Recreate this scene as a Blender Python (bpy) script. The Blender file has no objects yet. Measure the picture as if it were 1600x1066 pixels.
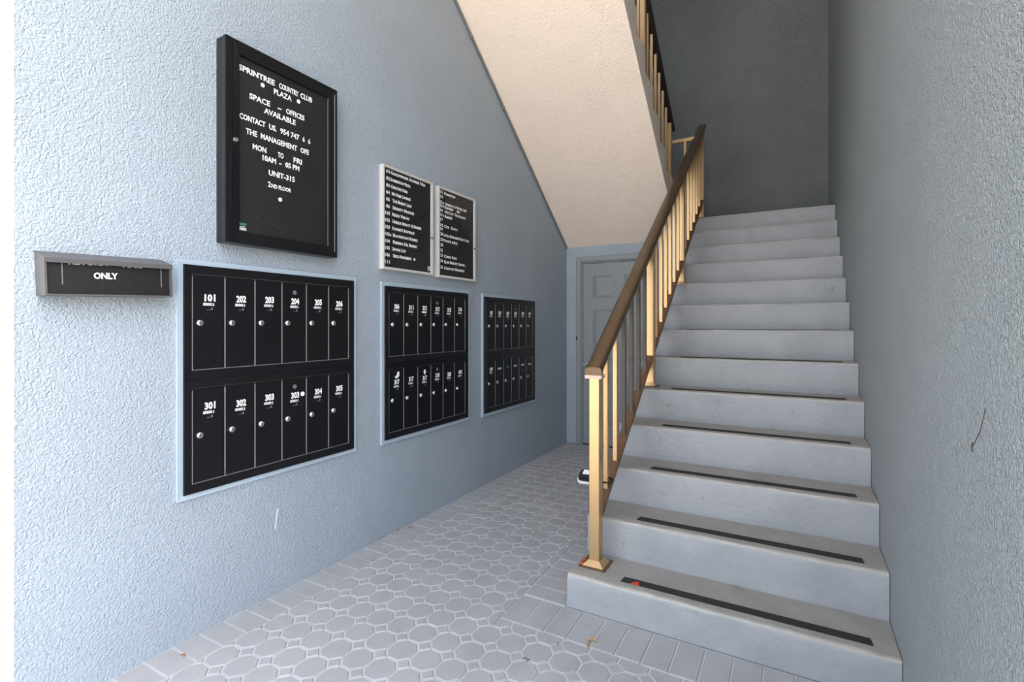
import bpy, bmesh, math, random
from mathutils import Vector, Matrix, noise

random.seed(7)
scene = bpy.context.scene
C = scene.collection

# ------------------------------------------------------------------ camera, sky, sun, exposure
H = 1.32
YAW = math.atan2(440.0, 782.5)
cam_d = bpy.data.cameras.new('camera')
cam_d.sensor_fit = 'HORIZONTAL'
cam_d.sensor_width = 36.0
cam_d.lens = 782.5 / 1600 * 36
cam_d.shift_y = -(533 - 507.3) / 1600
cam_d.clip_start = 0.02
cam = bpy.data.objects.new('camera', cam_d)
C.objects.link(cam)
cam.location = (0, 0, H)
cam.rotation_euler = (math.pi / 2, 0, YAW)
scene.camera = cam

SUN_EL = math.radians(52)
world = bpy.data.worlds.new('sky')
scene.world = world
world.use_nodes = True
wn = world.node_tree
wn.nodes.clear()
wo = wn.nodes.new('ShaderNodeOutputWorld')
wb = wn.nodes.new('ShaderNodeBackground')
sk = wn.nodes.new('ShaderNodeTexSky')
sk.sky_type = 'NISHITA'
sk.sun_disc = False
sk.sun_elevation = SUN_EL
sk.sun_rotation = math.radians(76)
sk.air_density = 1.0
sk.dust_density = 3.0
sk.ozone_density = 1.0
hs = wn.nodes.new('ShaderNodeHueSaturation')
hs.inputs['Saturation'].default_value = 0.36
wn.links.new(sk.outputs[0], hs.inputs['Color'])
wn.links.new(hs.outputs[0], wb.inputs['Color'])
wb.inputs['Strength'].default_value = 0.28
wn.links.new(wb.outputs[0], wo.inputs['Surface'])

sun_d = bpy.data.lights.new('sun', 'SUN')
sun_d.energy = 6.0
sun_d.angle = math.radians(0.6)
sun_d.color = (1.0, 0.93, 0.82)
sun = bpy.data.objects.new('sun', sun_d)
C.objects.link(sun)
sdir = Vector((0.97 * math.cos(SUN_EL), 0.242 * math.cos(SUN_EL), math.sin(SUN_EL)))
sun.rotation_euler = sdir.to_track_quat('Z', 'Y').to_euler()
sun.location = (8, 2, 12)

vs = scene.view_settings
scene.display_settings.display_device = 'sRGB'
vs.view_transform = 'Standard'
vs.look = 'None'
vs.gamma = 1.0
vs.use_curve_mapping = False
vs.exposure = 1.88

# ------------------------------------------------------------------ helpers
def lin(r, g, b):
    f = lambda c: ((c / 255) / 12.92) if c / 255 <= 0.04045 else (((c / 255) + 0.055) / 1.055) ** 2.4
    return (f(r), f(g), f(b), 1.0)

def make_mat(name, rgb, rough=0.6, metal=0.0, spec=0.5, var=0.0, var_scale=3.0, bump=0.0, bump_scale=60.0,
             bump_dist=0.005, kind='noise', stain=None):
    m = bpy.data.materials.new(name)
    m.use_nodes = True
    nt = m.node_tree
    b = nt.nodes['Principled BSDF']
    b.inputs['Base Color'].default_value = lin(*rgb)
    b.inputs['Roughness'].default_value = rough
    b.inputs['Metallic'].default_value = metal
    b.inputs['Specular IOR Level'].default_value = spec
    geo = nt.nodes.new('ShaderNodeNewGeometry')
    col = None
    if var > 0:
        n = nt.nodes.new('ShaderNodeTexNoise')
        n.inputs['Scale'].default_value = var_scale
        n.inputs['Detail'].default_value = 6
        n.inputs['Roughness'].default_value = 0.65
        nt.links.new(geo.outputs['Position'], n.inputs['Vector'])
        r = nt.nodes.new('ShaderNodeMapRange')
        r.inputs['From Min'].default_value = 0.3
        r.inputs['From Max'].default_value = 0.7
        r.inputs['To Min'].default_value = 1 - var
        r.inputs['To Max'].default_value = 1 + var
        nt.links.new(n.outputs['Fac'], r.inputs['Value'])
        mx = nt.nodes.new('ShaderNodeMix')
        mx.data_type = 'RGBA'
        mx.blend_type = 'MULTIPLY'
        mx.inputs['Factor'].default_value = 1.0
        mx.inputs['A'].default_value = lin(*rgb)
        nt.links.new(r.outputs[0], mx.inputs['B'])
        col = mx.outputs['Result']
    if stain:
        srgb, sscale, thr, amt = stain
        n = nt.nodes.new('ShaderNodeTexNoise')
        n.inputs['Scale'].default_value = sscale
        n.inputs['Detail'].default_value = 8
        n.inputs['Roughness'].default_value = 0.72
        nt.links.new(geo.outputs['Position'], n.inputs['Vector'])
        r = nt.nodes.new('ShaderNodeMapRange')
        r.inputs['From Min'].default_value = thr
        r.inputs['From Max'].default_value = thr + 0.16
        r.inputs['To Min'].default_value = 0
        r.inputs['To Max'].default_value = amt
        nt.links.new(n.outputs['Fac'], r.inputs['Value'])
        mx = nt.nodes.new('ShaderNodeMix')
        mx.data_type = 'RGBA'
        nt.links.new(r.outputs[0], mx.inputs['Factor'])
        if col is not None:
            nt.links.new(col, mx.inputs['A'])
        else:
            mx.inputs['A'].default_value = lin(*rgb)
        mx.inputs['B'].default_value = lin(*srgb)
        col = mx.outputs['Result']
    if col is not None:
        nt.links.new(col, b.inputs['Base Color'])
    if bump > 0:
        bp = nt.nodes.new('ShaderNodeBump')
        bp.inputs['Strength'].default_value = bump
        bp.inputs['Distance'].default_value = bump_dist
        n1 = nt.nodes.new('ShaderNodeTexNoise')
        n1.inputs['Scale'].default_value = bump_scale
        n1.inputs['Detail'].default_value = 3
        n1.inputs['Roughness'].default_value = 0.55
        nt.links.new(geo.outputs['Position'], n1.inputs['Vector'])
        if kind == 'stucco':
            v = nt.nodes.new('ShaderNodeTexVoronoi')
            v.feature = 'SMOOTH_F1'
            v.inputs['Scale'].default_value = bump_scale * 0.9
            v.inputs['Smoothness'].default_value = 0.6
            wv = nt.nodes.new('ShaderNodeTexNoise')
            wv.inputs['Scale'].default_value = bump_scale * 0.5
            nt.links.new(geo.outputs['Position'], wv.inputs['Vector'])
            add = nt.nodes.new('ShaderNodeVectorMath')
            add.operation = 'MULTIPLY_ADD'
            add.inputs[1].default_value = (0.03, 0.03, 0.03)
            nt.links.new(wv.outputs['Color'], add.inputs[0])
            nt.links.new(geo.outputs['Position'], add.inputs[2])
            nt.links.new(add.outputs[0], v.inputs['Vector'])
            sub = nt.nodes.new('ShaderNodeMath')
            sub.operation = 'SUBTRACT'
            nt.links.new(n1.outputs['Fac'], sub.inputs[0])
            nt.links.new(v.outputs['Distance'], sub.inputs[1])
            nt.links.new(sub.outputs[0], bp.inputs['Height'])
        else:
            nt.links.new(n1.outputs['Fac'], bp.inputs['Height'])
        nt.links.new(bp.outputs[0], b.inputs['Normal'])
    return m

M = {}
M['wall'] = make_mat('grey_blue_stucco', (159, 170, 181), 0.62, var=0.05, var_scale=1.6, bump=0.8, bump_scale=118, bump_dist=0.005, kind='stucco')
M['wall_right'] = make_mat('grey_stucco', (158, 165, 168), 0.6, var=0.06, var_scale=1.4, bump=1.0, bump_scale=150, bump_dist=0.0075, kind='stucco')  # same paint as the left wall, greyed to suit the light on this side
M['wall_back'] = make_mat('shade_darkened_stucco', (128, 134, 134), 0.65, var=0.12, var_scale=1.5, bump=1.0, bump_scale=70, bump_dist=0.018, kind='stucco')  # same paint again, base colour darkened to carry the shade at the rear
M['facade'] = make_mat('cream_facade_stucco', (236, 226, 214), 0.75, var=0.04, bump=0.7, bump_scale=70, bump_dist=0.005, kind='stucco')
M['cream'] = make_mat('cream_stucco', (246, 231, 218), 0.7, var=0.03, bump=0.6, bump_scale=75, bump_dist=0.005, kind='stucco')
M['door'] = make_mat('grey_door_paint', (138, 144, 147), 0.45, var=0.03, bump=0.1, bump_scale=40)
M['trim'] = make_mat('pale_blue_trim_paint', (172, 188, 202), 0.5, var=0.04, bump=0.15, bump_scale=50)
M['riser'] = make_mat('grey_step_paint', (151, 154, 158), 0.5, var=0.09, var_scale=4, bump=0.6, bump_scale=38, bump_dist=0.006,
                      stain=((96, 94, 92), 6.5, 0.61, 0.75))
M['tread'] = make_mat('worn_grey_tread', (152, 149, 143), 0.6, var=0.10, var_scale=7, bump=0.35, bump_scale=70, bump_dist=0.003,
                      stain=((112, 104, 94), 6.5, 0.58, 0.6))
M['nosing'] = make_mat('worn_nosing_edge', (168, 165, 158), 0.55, var=0.16, var_scale=14, bump=0.4, bump_scale=60, bump_dist=0.003)
M['grip'] = make_mat('black_grit_tape', (44, 41, 38), 0.9, var=0.2, var_scale=60, bump=0.8, bump_scale=600, bump_dist=0.001)
M['paver'] = make_mat('grey_paver', (164, 165, 167), 0.5, var=0.09, var_scale=5, bump=0.3, bump_scale=120, bump_dist=0.002,
                      stain=((124, 121, 118), 3.0, 0.58, 0.55))
M['joint'] = make_mat('pale_joint', (196, 197, 198), 0.6, var=0.06, var_scale=9, bump=0.3, bump_scale=120, bump_dist=0.002)
M['walk'] = make_mat('pale_concrete', (190, 184, 174), 0.8, var=0.06, var_scale=2)
M['bronze'] = make_mat('gold_bronze_metal', (200, 167, 124), 0.36, metal=0.85, var=0.05, var_scale=6)
M['dark_bronze'] = make_mat('dark_bronze_metal', (78, 70, 64), 0.45, metal=0.5, var=0.18, var_scale=14)
M['red_bronze'] = make_mat('reddish_bronze_metal', (186, 140, 108), 0.42, metal=0.7, var=0.06)
M['rail_brown'] = make_mat('brown_bronze_rail', (118, 90, 68), 0.42, metal=0.5, var=0.1, var_scale=8)
M['handrail'] = make_mat('dark_brown_handrail', (98, 80, 60), 0.34, metal=0.6, var=0.06, var_scale=5)
M['cap'] = make_mat('pale_pink_plastic', (205, 178, 160), 0.6)
M['black'] = make_mat('black_metal', (13, 13, 17), 0.36, spec=0.5, var=0.15, var_scale=9, stain=((70, 72, 78), 60, 0.72, 0.5))
M['black_frame'] = make_mat('black_frame_metal', (17, 17, 20), 0.33, var=0.1, var_scale=5)
M['board'] = make_mat('black_felt_board', (18, 19, 23), 0.85, var=0.15, var_scale=6)
M['gap'] = make_mat('bare_aluminium', (165, 162, 160), 0.4, metal=0.5)
M['silver'] = make_mat('silver_aluminium', (232, 228, 222), 0.35, metal=0.4)
M['chrome'] = make_mat('lock_chrome', (225, 225, 228), 0.22, metal=0.9)
M['slot'] = make_mat('dark_key_slot', (30, 30, 32), 0.5)
M['letter'] = make_mat('white_letters', (248, 248, 248), 0.6)
M['strip'] = make_mat('grey_white_label', (196, 196, 200), 0.6, var=0.35, var_scale=160)
M['strip_blue'] = make_mat('blue_label', (70, 150, 190), 0.6)
M['strip_dim'] = make_mat('dim_label', (110, 110, 114), 0.6, var=0.4, var_scale=200)
M['hood'] = make_mat('dark_grey_hood', (86, 84, 86), 0.5, var=0.08, var_scale=8)
M['emboss'] = make_mat('charcoal_panel', (22, 21, 24), 0.5, var=0.08)
M['green'] = make_mat('green_sticker', (70, 130, 90), 0.6)
M['red'] = make_mat('red_tape', (206, 60, 42), 0.6)
M['rust'] = make_mat('rust_red', (170, 84, 62), 0.7)
M['leaf'] = make_mat('dry_leaf', (150, 82, 60), 0.8)
M['straw'] = make_mat('dry_straw', (176, 138, 96), 0.8)
M['dirt'] = make_mat('dark_dirt', (58, 54, 50), 0.9)
M['conduit'] = make_mat('grey_conduit', (122, 124, 124), 0.5)
M['white_plastic'] = make_mat('white_plastic', (225, 225, 222), 0.45)
M['black_plastic'] = make_mat('black_plastic', (28, 28, 32), 0.45)
M['paper'] = make_mat('white_paper_label', (240, 240, 238), 0.7)
M['navy'] = make_mat('navy_band', (40, 42, 78), 0.5)
M['scrape'] = make_mat('pale_scrape', (214, 222, 228), 0.7)
g = bpy.data.materials.new('clear_pane')
g.use_nodes = True
nt = g.node_tree
nt.nodes.clear()
o_ = nt.nodes.new('ShaderNodeOutputMaterial')
mx = nt.nodes.new('ShaderNodeMixShader')
tr = nt.nodes.new('ShaderNodeBsdfTransparent')
gl = nt.nodes.new('ShaderNodeBsdfGlossy')
gl.inputs['Roughness'].default_value = 0.03
fr = nt.nodes.new('ShaderNodeFresnel')
fr.inputs['IOR'].default_value = 1.35
gg = nt.nodes.new('ShaderNodeNewGeometry')
mm = nt.nodes.new('ShaderNodeMath')
mm.operation = 'MULTIPLY_ADD'                # fresnel * (1 - backfacing): no inner total reflection in the pane
mm.inputs[1].default_value = -1.0
m2 = nt.nodes.new('ShaderNodeMath')
m2.operation = 'MULTIPLY'
mm.inputs[2].default_value = 1.0
nt.links.new(gg.outputs['Backfacing'], mm.inputs[0])
nt.links.new(mm.outputs[0], m2.inputs[0])
nt.links.new(fr.outputs[0], m2.inputs[1])
nt.links.new(m2.outputs[0], mx.inputs[0])
nt.links.new(tr.outputs[0], mx.inputs[1])
nt.links.new(gl.outputs[0], mx.inputs[2])
nt.links.new(mx.outputs[0], o_.inputs[0])
M['glass'] = g

def obj_from(name, me, parent=None):
    o = bpy.data.objects.new(name, me)
    C.objects.link(o)
    if parent is not None:
        o.parent = parent
    return o

class MB:
    """collects simple solids; build() links them as one mesh object"""
    def __init__(self):
        self.v = []; self.f = []; self.m = []
    def add(self, vs, fs, mi=0):
        k = len(self.v)
        self.v += [tuple(p) for p in vs]
        for i, f in enumerate(fs):
            self.f.append([a + k for a in f])
            self.m.append(mi[i] if isinstance(mi, (list, tuple)) else mi)
        return self
    def box(self, x0, x1, y0, y1, z0, z1, mi=0):
        vs = [(x, y, z) for x in (x0, x1) for y in (y0, y1) for z in (z0, z1)]
        return self.add(vs, [(0, 1, 3, 2), (4, 6, 7, 5), (0, 4, 5, 1), (2, 3, 7, 6), (0, 2, 6, 4), (1, 5, 7, 3)], mi)
    def cham(self, x0, x1, y0, y1, z0, z1, c=0.003, mi=0):
        """box with chamfered edges (24 vertices)"""
        bm = bmesh.new()
        vs = [bm.verts.new((x, y, z)) for x in (x0, x1) for y in (y0, y1) for z in (z0, z1)]
        for f in [(0, 1, 3, 2), (4, 6, 7, 5), (0, 4, 5, 1), (2, 3, 7, 6), (0, 2, 6, 4), (1, 5, 7, 3)]:
            bm.faces.new([vs[i] for i in f])
        bmesh.ops.bevel(bm, geom=bm.edges[:], offset=c, segments=1, affect='EDGES')
        bm.verts.index_update()
        self.add([v.co for v in bm.verts], [[v.index for v in f.verts] for f in bm.faces], mi)
        bm.free()
        return self
    def prism(self, poly, axis, a, b, mi=0):
        """poly (u,v) list extruded along axis from a to b; axis x: (u,v)=(y,z), y: (x,z), z: (x,y)"""
        n = len(poly)
        put = {'x': lambda u, v, w: (w, u, v), 'y': lambda u, v, w: (u, w, v), 'z': lambda u, v, w: (u, v, w)}[axis]
        vs = [put(u, v, a) for u, v in poly] + [put(u, v, b) for u, v in poly]
        fs = [list(range(n))[::-1], list(range(n, 2 * n))] + [(i, (i + 1) % n, (i + 1) % n + n, i + n) for i in range(n)]
        return self.add(vs, fs, mi)
    def cyl(self, p0, p1, r, n=12, r1=None, mi=0):
        p0, p1 = Vector(p0), Vector(p1)
        d = (p1 - p0).normalized()
        a = d.orthogonal().normalized(); b = d.cross(a)
        r1 = r if r1 is None else r1
        vs = [p0 + (a * math.cos(t) + b * math.sin(t)) * r for t in [2 * math.pi * i / n for i in range(n)]]
        vs += [p1 + (a * math.cos(t) + b * math.sin(t)) * r1 for t in [2 * math.pi * i / n for i in range(n)]]
        fs = [list(range(n))[::-1], list(range(n, 2 * n))] + [(i, (i + 1) % n, (i + 1) % n + n, i + n) for i in range(n)]
        return self.add(vs, fs, mi)
    def tube(self, pts, r, n=8, mi=0):
        pts = [Vector(p) for p in pts]
        rings = []
        for i, p in enumerate(pts):
            d = (pts[min(i + 1, len(pts) - 1)] - pts[max(i - 1, 0)]).normalized()
            up = Vector((0, 0, 1)) if abs(d.z) < 0.9 else Vector((1, 0, 0))
            a = d.cross(up).normalized(); b = a.cross(d)
            rings.append([p + (a * math.cos(2 * math.pi * k / n) + b * math.sin(2 * math.pi * k / n)) * r for k in range(n)])
        vs = [q for ring in rings for q in ring]
        fs = []
        for i in range(len(pts) - 1):
            for k in range(n):
                fs.append((i * n + k, i * n + (k + 1) % n, (i + 1) * n + (k + 1) % n, (i + 1) * n + k))
        fs += [list(range(n))[::-1], [(len(pts) - 1) * n + k for k in range(n)]]
        return self.add(vs, fs, mi)
    def mesh(self, name, mats):
        me = bpy.data.meshes.new(name)
        me.from_pydata(self.v, [], self.f)
        mats = mats if isinstance(mats, (list, tuple)) else [mats]
        for m in mats:
            me.materials.append(m)
        me.polygons.foreach_set('material_index', self.m)
        bm = bmesh.new(); bm.from_mesh(me)
        bmesh.ops.recalc_face_normals(bm, faces=bm.faces[:])
        bm.to_mesh(me); bm.free()
        me.update()
        return me
    def build(self, name, mats, parent=None, smooth=False):
        me = self.mesh(name, mats)
        if smooth:
            me.polygons.foreach_set('use_smooth', [True] * len(me.polygons))
            me.set_sharp_from_angle(angle=math.radians(40))
        return obj_from(name, me, parent)

def tag(o, label, cat, group=None):
    o['label'] = label
    o['category'] = cat
    if group:
        o['group'] = group
    return o

def struct(o, label=None, cat=None):
    o['kind'] = 'structure'
    if label:
        o['label'] = label
    if cat:
        o['category'] = cat
    return o

def empty(name, loc):
    o = bpy.data.objects.new(name, None)
    o.empty_display_size = 0.05
    C.objects.link(o)
    o.location = loc
    o['_'] = 0
    del o['_']
    return o

def under(parent, *objs):
    """parent meshes modelled in world coordinates to an empty without moving them"""
    for o in objs:
        o.parent = parent
        o.matrix_parent_inverse = Matrix.Translation(parent.location).inverted()

# lettering: text turned into a mesh lying on a plane x = const of the left wall, reading towards +y
def letters(name, s, y, z, width, height, x, mat, parent, bold=0.0, small=False, align='L', thick=0.0012, shear=0.0):
    cu = bpy.data.curves.new(name, 'FONT')
    cu.body = s
    cu.size = 1.0
    cu.resolution_u = 2
    cu.extrude = 0.01
    cu.offset = bold
    if small:
        cu.small_caps_scale = 0.8
        for i in range(len(s)):
            cu.body_format[i].use_small_caps = True
    t = bpy.data.objects.new(name, cu)
    C.objects.link(t)
    dg = bpy.context.evaluated_depsgraph_get()
    me = bpy.data.meshes.new_from_object(t.evaluated_get(dg))
    bpy.data.objects.remove(t)
    bpy.data.curves.remove(cu)
    me.name = name
    xs = [v.co.x for v in me.vertices]; ys = [v.co.y for v in me.vertices]
    x0, x1, y0_ = min(xs), max(xs), 0.0
    cap = 0.70 + 2 * bold * 0.5
    sy = height / cap
    sx = (width / (x1 - x0)) if width else sy
    w = sx * (x1 - x0)
    off = {'L': 0, 'C': -w / 2, 'R': -w}[align]
    for v in me.vertices:
        u = (v.co.x - x0) * sx + off
        h = v.co.y * sy
        v.co = (x + (thick if v.co.z > 0 else 0), y + u, z + h + shear * u)
    me.materials.clear()
    me.materials.append(mat)
    o = obj_from(name, me)
    if parent is not None:
        under(parent, o)
    return o

# ------------------------------------------------------------------ dimensions
XW = -2.22          # left wall face
XR = 0.330          # right wall face
YF = 0.628          # facade plane, where the stairwell opens
YD = 5.20           # wall with the door, under the landing
YB = 6.45           # back wall of the landing
SX0, SX1 = -0.929, 0.3275   # lower flight, left and right end
Y1, RUN, R1, RISE = 2.168, 0.2675, 0.155, 0.188
ZL = R1 + 12 * RISE        # landing level
TOPZ = 7.4

# ------------------------------------------------------------------ room shell
b = MB()
b.box(XW - 0.25, XW, YF, YB + 0.2, -0.25, TOPZ, [0, 0, 1, 0, 0, 0])
wall_left = struct(b.build('wall_left', [M['wall'], M['facade']]))
b = MB().box(XR, XR + 0.25, YF, YB + 0.2, -0.25, TOPZ, [0, 0, 1, 0, 0, 0])
wall_right = struct(b.build('wall_right', [M['wall_right'], M['facade']]))
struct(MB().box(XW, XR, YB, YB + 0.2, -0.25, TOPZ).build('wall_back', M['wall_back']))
struct(MB().box(-9, XW - 0.25, YF, YF + 0.2, -0.25, TOPZ).build('wall_front_left', M['facade']))
struct(MB().box(XR + 0.25, 9, YF, YF + 0.2, -0.25, TOPZ).build('wall_front_right', M['facade']))
struct(MB().box(-9, 9, YF - 0.3, YB + 0.2, TOPZ, TOPZ + 0.2).build('ceiling', M['cream']))
struct(MB().box(-9, 9, -40, YF - 0.4, -0.25, -0.012).build('floor_outside', M['walk']))

# wall with the door, below the landing
DX0, DX1, DZ = -2.040, -1.200, 2.005
b = MB()
b.box(XW, DX0, YD, YD + 0.15, 0, 2.19)
b.box(DX1, SX0, YD, YD + 0.15, 0, 2.19)
b.box(DX0, DX1, YD, YD + 0.15, DZ, 2.19)
struct(b.build('wall_rear', M['wall']))

# door_1: casing, six-panel leaf, knob
door = struct(empty('door_1', ((DX0 + DX1) / 2, YD, 0)))
b = MB()
cw = 0.062
def casing(u0, u1, v0, v1):
    b.cham(u0, u1, YD - 0.022, YD + 0.0, v0, v1, 0.008)
casing(DX0 - cw, DX0, 0.0, DZ + cw)
casing(DX1, DX1 + cw, 0.0, DZ + cw)
casing(DX0, DX1, DZ, DZ + cw)
b.box(DX0 - 0.001, DX0 + 0.012, YD, YD + 0.10, 0, DZ)
b.box(DX1 - 0.012, DX1 + 0.001, YD, YD + 0.10, 0, DZ)
b.box(DX0, DX1, YD, YD + 0.10, DZ - 0.012, DZ)
under(door, b.build('door_frame', M['door']))
lx0, lx1 = DX0 + 0.014, DX1 - 0.014
lz0, lz1 = 0.012, DZ - 0.016
yf = YD + 0.012
pw = (lx1 - lx0 - 3 * 0.115) / 2
cols = [(lx0 + 0.115, lx0 + 0.115 + pw), (lx1 - 0.115 - pw, lx1 - 0.115)]
rows = [(0.22, 0.78), (0.93, 1.48), (1.60, 1.85)]
b = MB()
b.box(lx0, lx1, yf + 0.014, yf + 0.035, lz0, lz1)            # core seen in the panel grooves
xs = [lx0, cols[0][0], cols[0][1], cols[1][0], cols[1][1], lx1]
for k in (0, 2, 4):
    b.box(xs[k], xs[k + 1], yf, yf + 0.014, lz0, lz1)         # stiles
zs = [lz0, rows[0][0], rows[0][1], rows[1][0], rows[1][1], rows[2][0], rows[2][1], lz1]
for k in (0, 2, 4, 6):
    for c0, c1 in cols:
        b.box(c0, c1, yf, yf + 0.014, zs[k], zs[k + 1])
leaf = b.build('door_leaf', M['door'])
under(door, leaf)
for c0, c1 in cols:
    for r0, r1 in rows:
        p = MB()
        a, d = 0.010, 0.038
        vs_ = [(c0 + a, yf + 0.0138, r0 + a), (c1 - a, yf + 0.0138, r0 + a), (c1 - a, yf + 0.0138, r1 - a), (c0 + a, yf + 0.0138, r1 - a),
               (c0 + d, yf + 0.003, r0 + d), (c1 - d, yf + 0.003, r0 + d), (c1 - d, yf + 0.003, r1 - d), (c0 + d, yf + 0.003, r1 - d)]
        p.add(vs_, [(4, 5, 6, 7), (0, 1, 5, 4), (1, 2, 6, 5), (2, 3, 7, 6), (3, 0, 4, 7), (3, 2, 1, 0)])
        q = p.build('door_panel', M['door'])
        q.parent = leaf
kx, kz = -1.992, 0.885
b = MB()
b.cyl((kx, yf, kz), (kx, yf - 0.008, kz), 0.030, 20)
b.cyl((kx, yf - 0.008, kz), (kx, yf - 0.035, kz), 0.012, 14)
b.cyl((kx, yf - 0.035, kz), (kx, yf - 0.045, kz), 0.018, 20, 0.026)
b.cyl((kx, yf - 0.045, kz), (kx, yf - 0.062, kz), 0.026, 20, 0.020)
under(door, b.build('door_knob', M['chrome'], smooth=True))
b = MB().box(-2.098, -2.082, YD - 0.03, YD - 0.022, 1.15, 1.185)
under(door, b.build('latch_plate', M['slot']))
b = MB().box(DX0 + 0.012, DX1 - 0.012, YD - 0.01, YD + 0.09, 0.0, 0.010)
under(door, b.build('door_sill', M['slot']))

# ------------------------------------------------------------------ floor of octagon pavers
floor = struct(MB().box(XW, XR, YF - 0.4, YD + 0.1, -0.20, -0.005).build('floor', M['joint']))

def clip(poly, x0, x1, y0, y1):
    def cut(P, inside, inter):
        out = []
        for i in range(len(P)):
            a, c = P[i], P[(i + 1) % len(P)]
            if inside(a):
                out.append(a)
                if not inside(c):
                    out.append(inter(a, c))
            elif inside(c):
                out.append(inter(a, c))
        return out
    def ix(v):
        return lambda a, c: (v, a[1] + (c[1] - a[1]) * (v - a[0]) / (c[0] - a[0]))
    def iy(v):
        return lambda a, c: (a[0] + (c[0] - a[0]) * (v - a[1]) / (c[1] - a[1]), v)
    P = poly
    for ins, it in [(lambda p: p[0] >= x0, ix(x0)), (lambda p: p[0] <= x1, ix(x1)), (lambda p: p[1] >= y0, iy(y0)), (lambda p: p[1] <= y1, iy(y1))]:
        if P:
            P = cut(P, ins, it)
    return P

def paver_solid(mb, poly, dz=0.0):
    n = len(poly)
    cx = sum(p[0] for p in poly) / n; cy = sum(p[1] for p in poly) / n
    def inset(d):
        out = []
        for x, y in poly:
            l = math.hypot(x - cx, y - cy) or 1
            k = max(0.2, (l - d) / l)
            out.append((cx + (x - cx) * k, cy + (y - cy) * k))
        return out
    top, mid = inset(0.0045), poly
    vs_ = [(x, y, 0.0 + dz) for x, y in top] + [(x, y, -0.0032 + dz) for x, y in mid] + [(x, y, -0.012) for x, y in mid]
    fs = [list(range(n))]
    for s in (0, n):
        fs += [(s + i, s + n + i, s + n + (i + 1) % n, s + (i + 1) % n) for i in range(n)]
    mb.add(vs_, fs)

PX, PY = 0.1205, 0.1262
OX, OY = -1.985, 1.427
J = 0.0075 / 2
def octagon(cx, cy):
    hx, hy = PX / 2 - J, PY / 2 - J
    kx_, ky_ = hx * 0.414 + 0.001, hy * 0.414 + 0.001
    return [(cx - kx_, cy - hy), (cx + kx_, cy - hy), (cx + hx, cy - ky_), (cx + hx, cy + ky_), (cx + kx_, cy + hy), (cx - kx_, cy + hy), (cx - hx, cy + ky_), (cx - hx, cy - ky_)]
def diamond(cx, cy):
    h = PX * 0.2929 - J * 1.35
    return [(cx, cy - h), (cx + h, cy), (cx, cy + h), (cx - h, cy)]

BL, BR_, BF = -2.040, -1.152, 1.940     # inner edges of the brick borders
fields = [(BL + J, BR_ - J, YF - 0.35, YD - 0.01), (BR_ - J, XR - 0.004, YF - 0.35, BF - J)]

def area(P):
    return abs(sum(P[i][0] * P[(i + 1) % len(P)][1] - P[(i + 1) % len(P)][0] * P[i][1] for i in range(len(P)))) / 2

def field_clip(poly):
    """part of the polygon that lies in the L-shaped field (convex pieces)"""
    x0, x1, y0, y1 = fields[0]
    cyc = sum(p[1] for p in poly) / len(poly)
    if max(p[1] for p in poly) <= BF - J:
        return clip(poly, BL + J, XR - 0.004, YF - 0.35, BF - J)
    if min(p[0] for p in poly) >= BR_ - J:
        return clip(poly, BR_ - J, XR - 0.004, YF - 0.35, BF - J)
    if max(p[0] for p in poly) <= BR_ - J or min(p[1] for p in poly) >= BF - J:
        return clip(poly, BL + J, BR_ - J, YF - 0.35, YD - 0.01)
    return clip(poly, BL + J, BR_ - J, YF - 0.35, YD - 0.01)

def in_view(x, y):
    S_, C_ = math.sin(YAW), math.cos(YAW)
    fw = -S_ * x + C_ * y
    r = C_ * x + S_ * y
    if fw < 0.2:
        return False, 9
    u = 800 + 782.5 * r / fw
    v = 507.3 + 782.5 * H / fw
    return (-60 < u < 1500 and v < 1110), fw

def lay(kind, shape, offs, limit):
    items = []
    for i in range(-1, 22):
        for j in range(-10, 32):
            cx = OX + (i + offs) * PX; cy = OY + (j + offs) * PY
            full = shape(cx, cy)
            P = field_clip(full)
            xs_f = [p[0] for p in full]; ys_f = [p[1] for p in full]
            if min(xs_f) < BR_ - J < max(xs_f) and min(ys_f) < BF - J < max(ys_f):
                P2 = clip(full, BR_ - J + 0.002, XR, YF - 0.35, BF - J)
                if len(P2) > 2 and area(P2) > 0.02 * area(full):
                    items.append((False, 2.0, cx, cy, P2, False))
            if len(P) < 3 or area(P) < 0.12 * area(full):
                continue
            vis, fw = in_view(cx, cy)
            whole = abs(area(P) - area(full)) < 1e-7
            items.append((not vis, fw, cx, cy, P, whole))
    items.sort(key=lambda t: (t[0], t[1]))
    proto = MB(); paver_solid(proto, shape(0, 0)); pm = proto.mesh(kind, M['paver'])
    rest = MB()
    n = 0
    for hid, fw, cx, cy, P, whole in items:
        dz = random.uniform(-0.0012, 0.0006)
        if n < limit and not hid:
            if whole:
                o = obj_from(kind, pm, floor); o.location = (cx, cy, dz)
                o.rotation_euler = (random.uniform(-0.006, 0.006), random.uniform(-0.006, 0.006), random.uniform(-0.012, 0.012))
            else:
                q = MB(); paver_solid(q, [(x - cx, y - cy) for x, y in P])
                o = q.build(kind, M['paver'], floor); o.location = (cx, cy, dz)
            n += 1
        else:
            paver_solid(rest, P, dz)
    if rest.v:
        o = rest.build(kind + 's', M['paver'], floor)
        o['kind'] = 'stuff'

lay('octagon_paver', octagon, 0.0, 290)
lay('square_paver', diamond, 0.5, 290)

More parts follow.
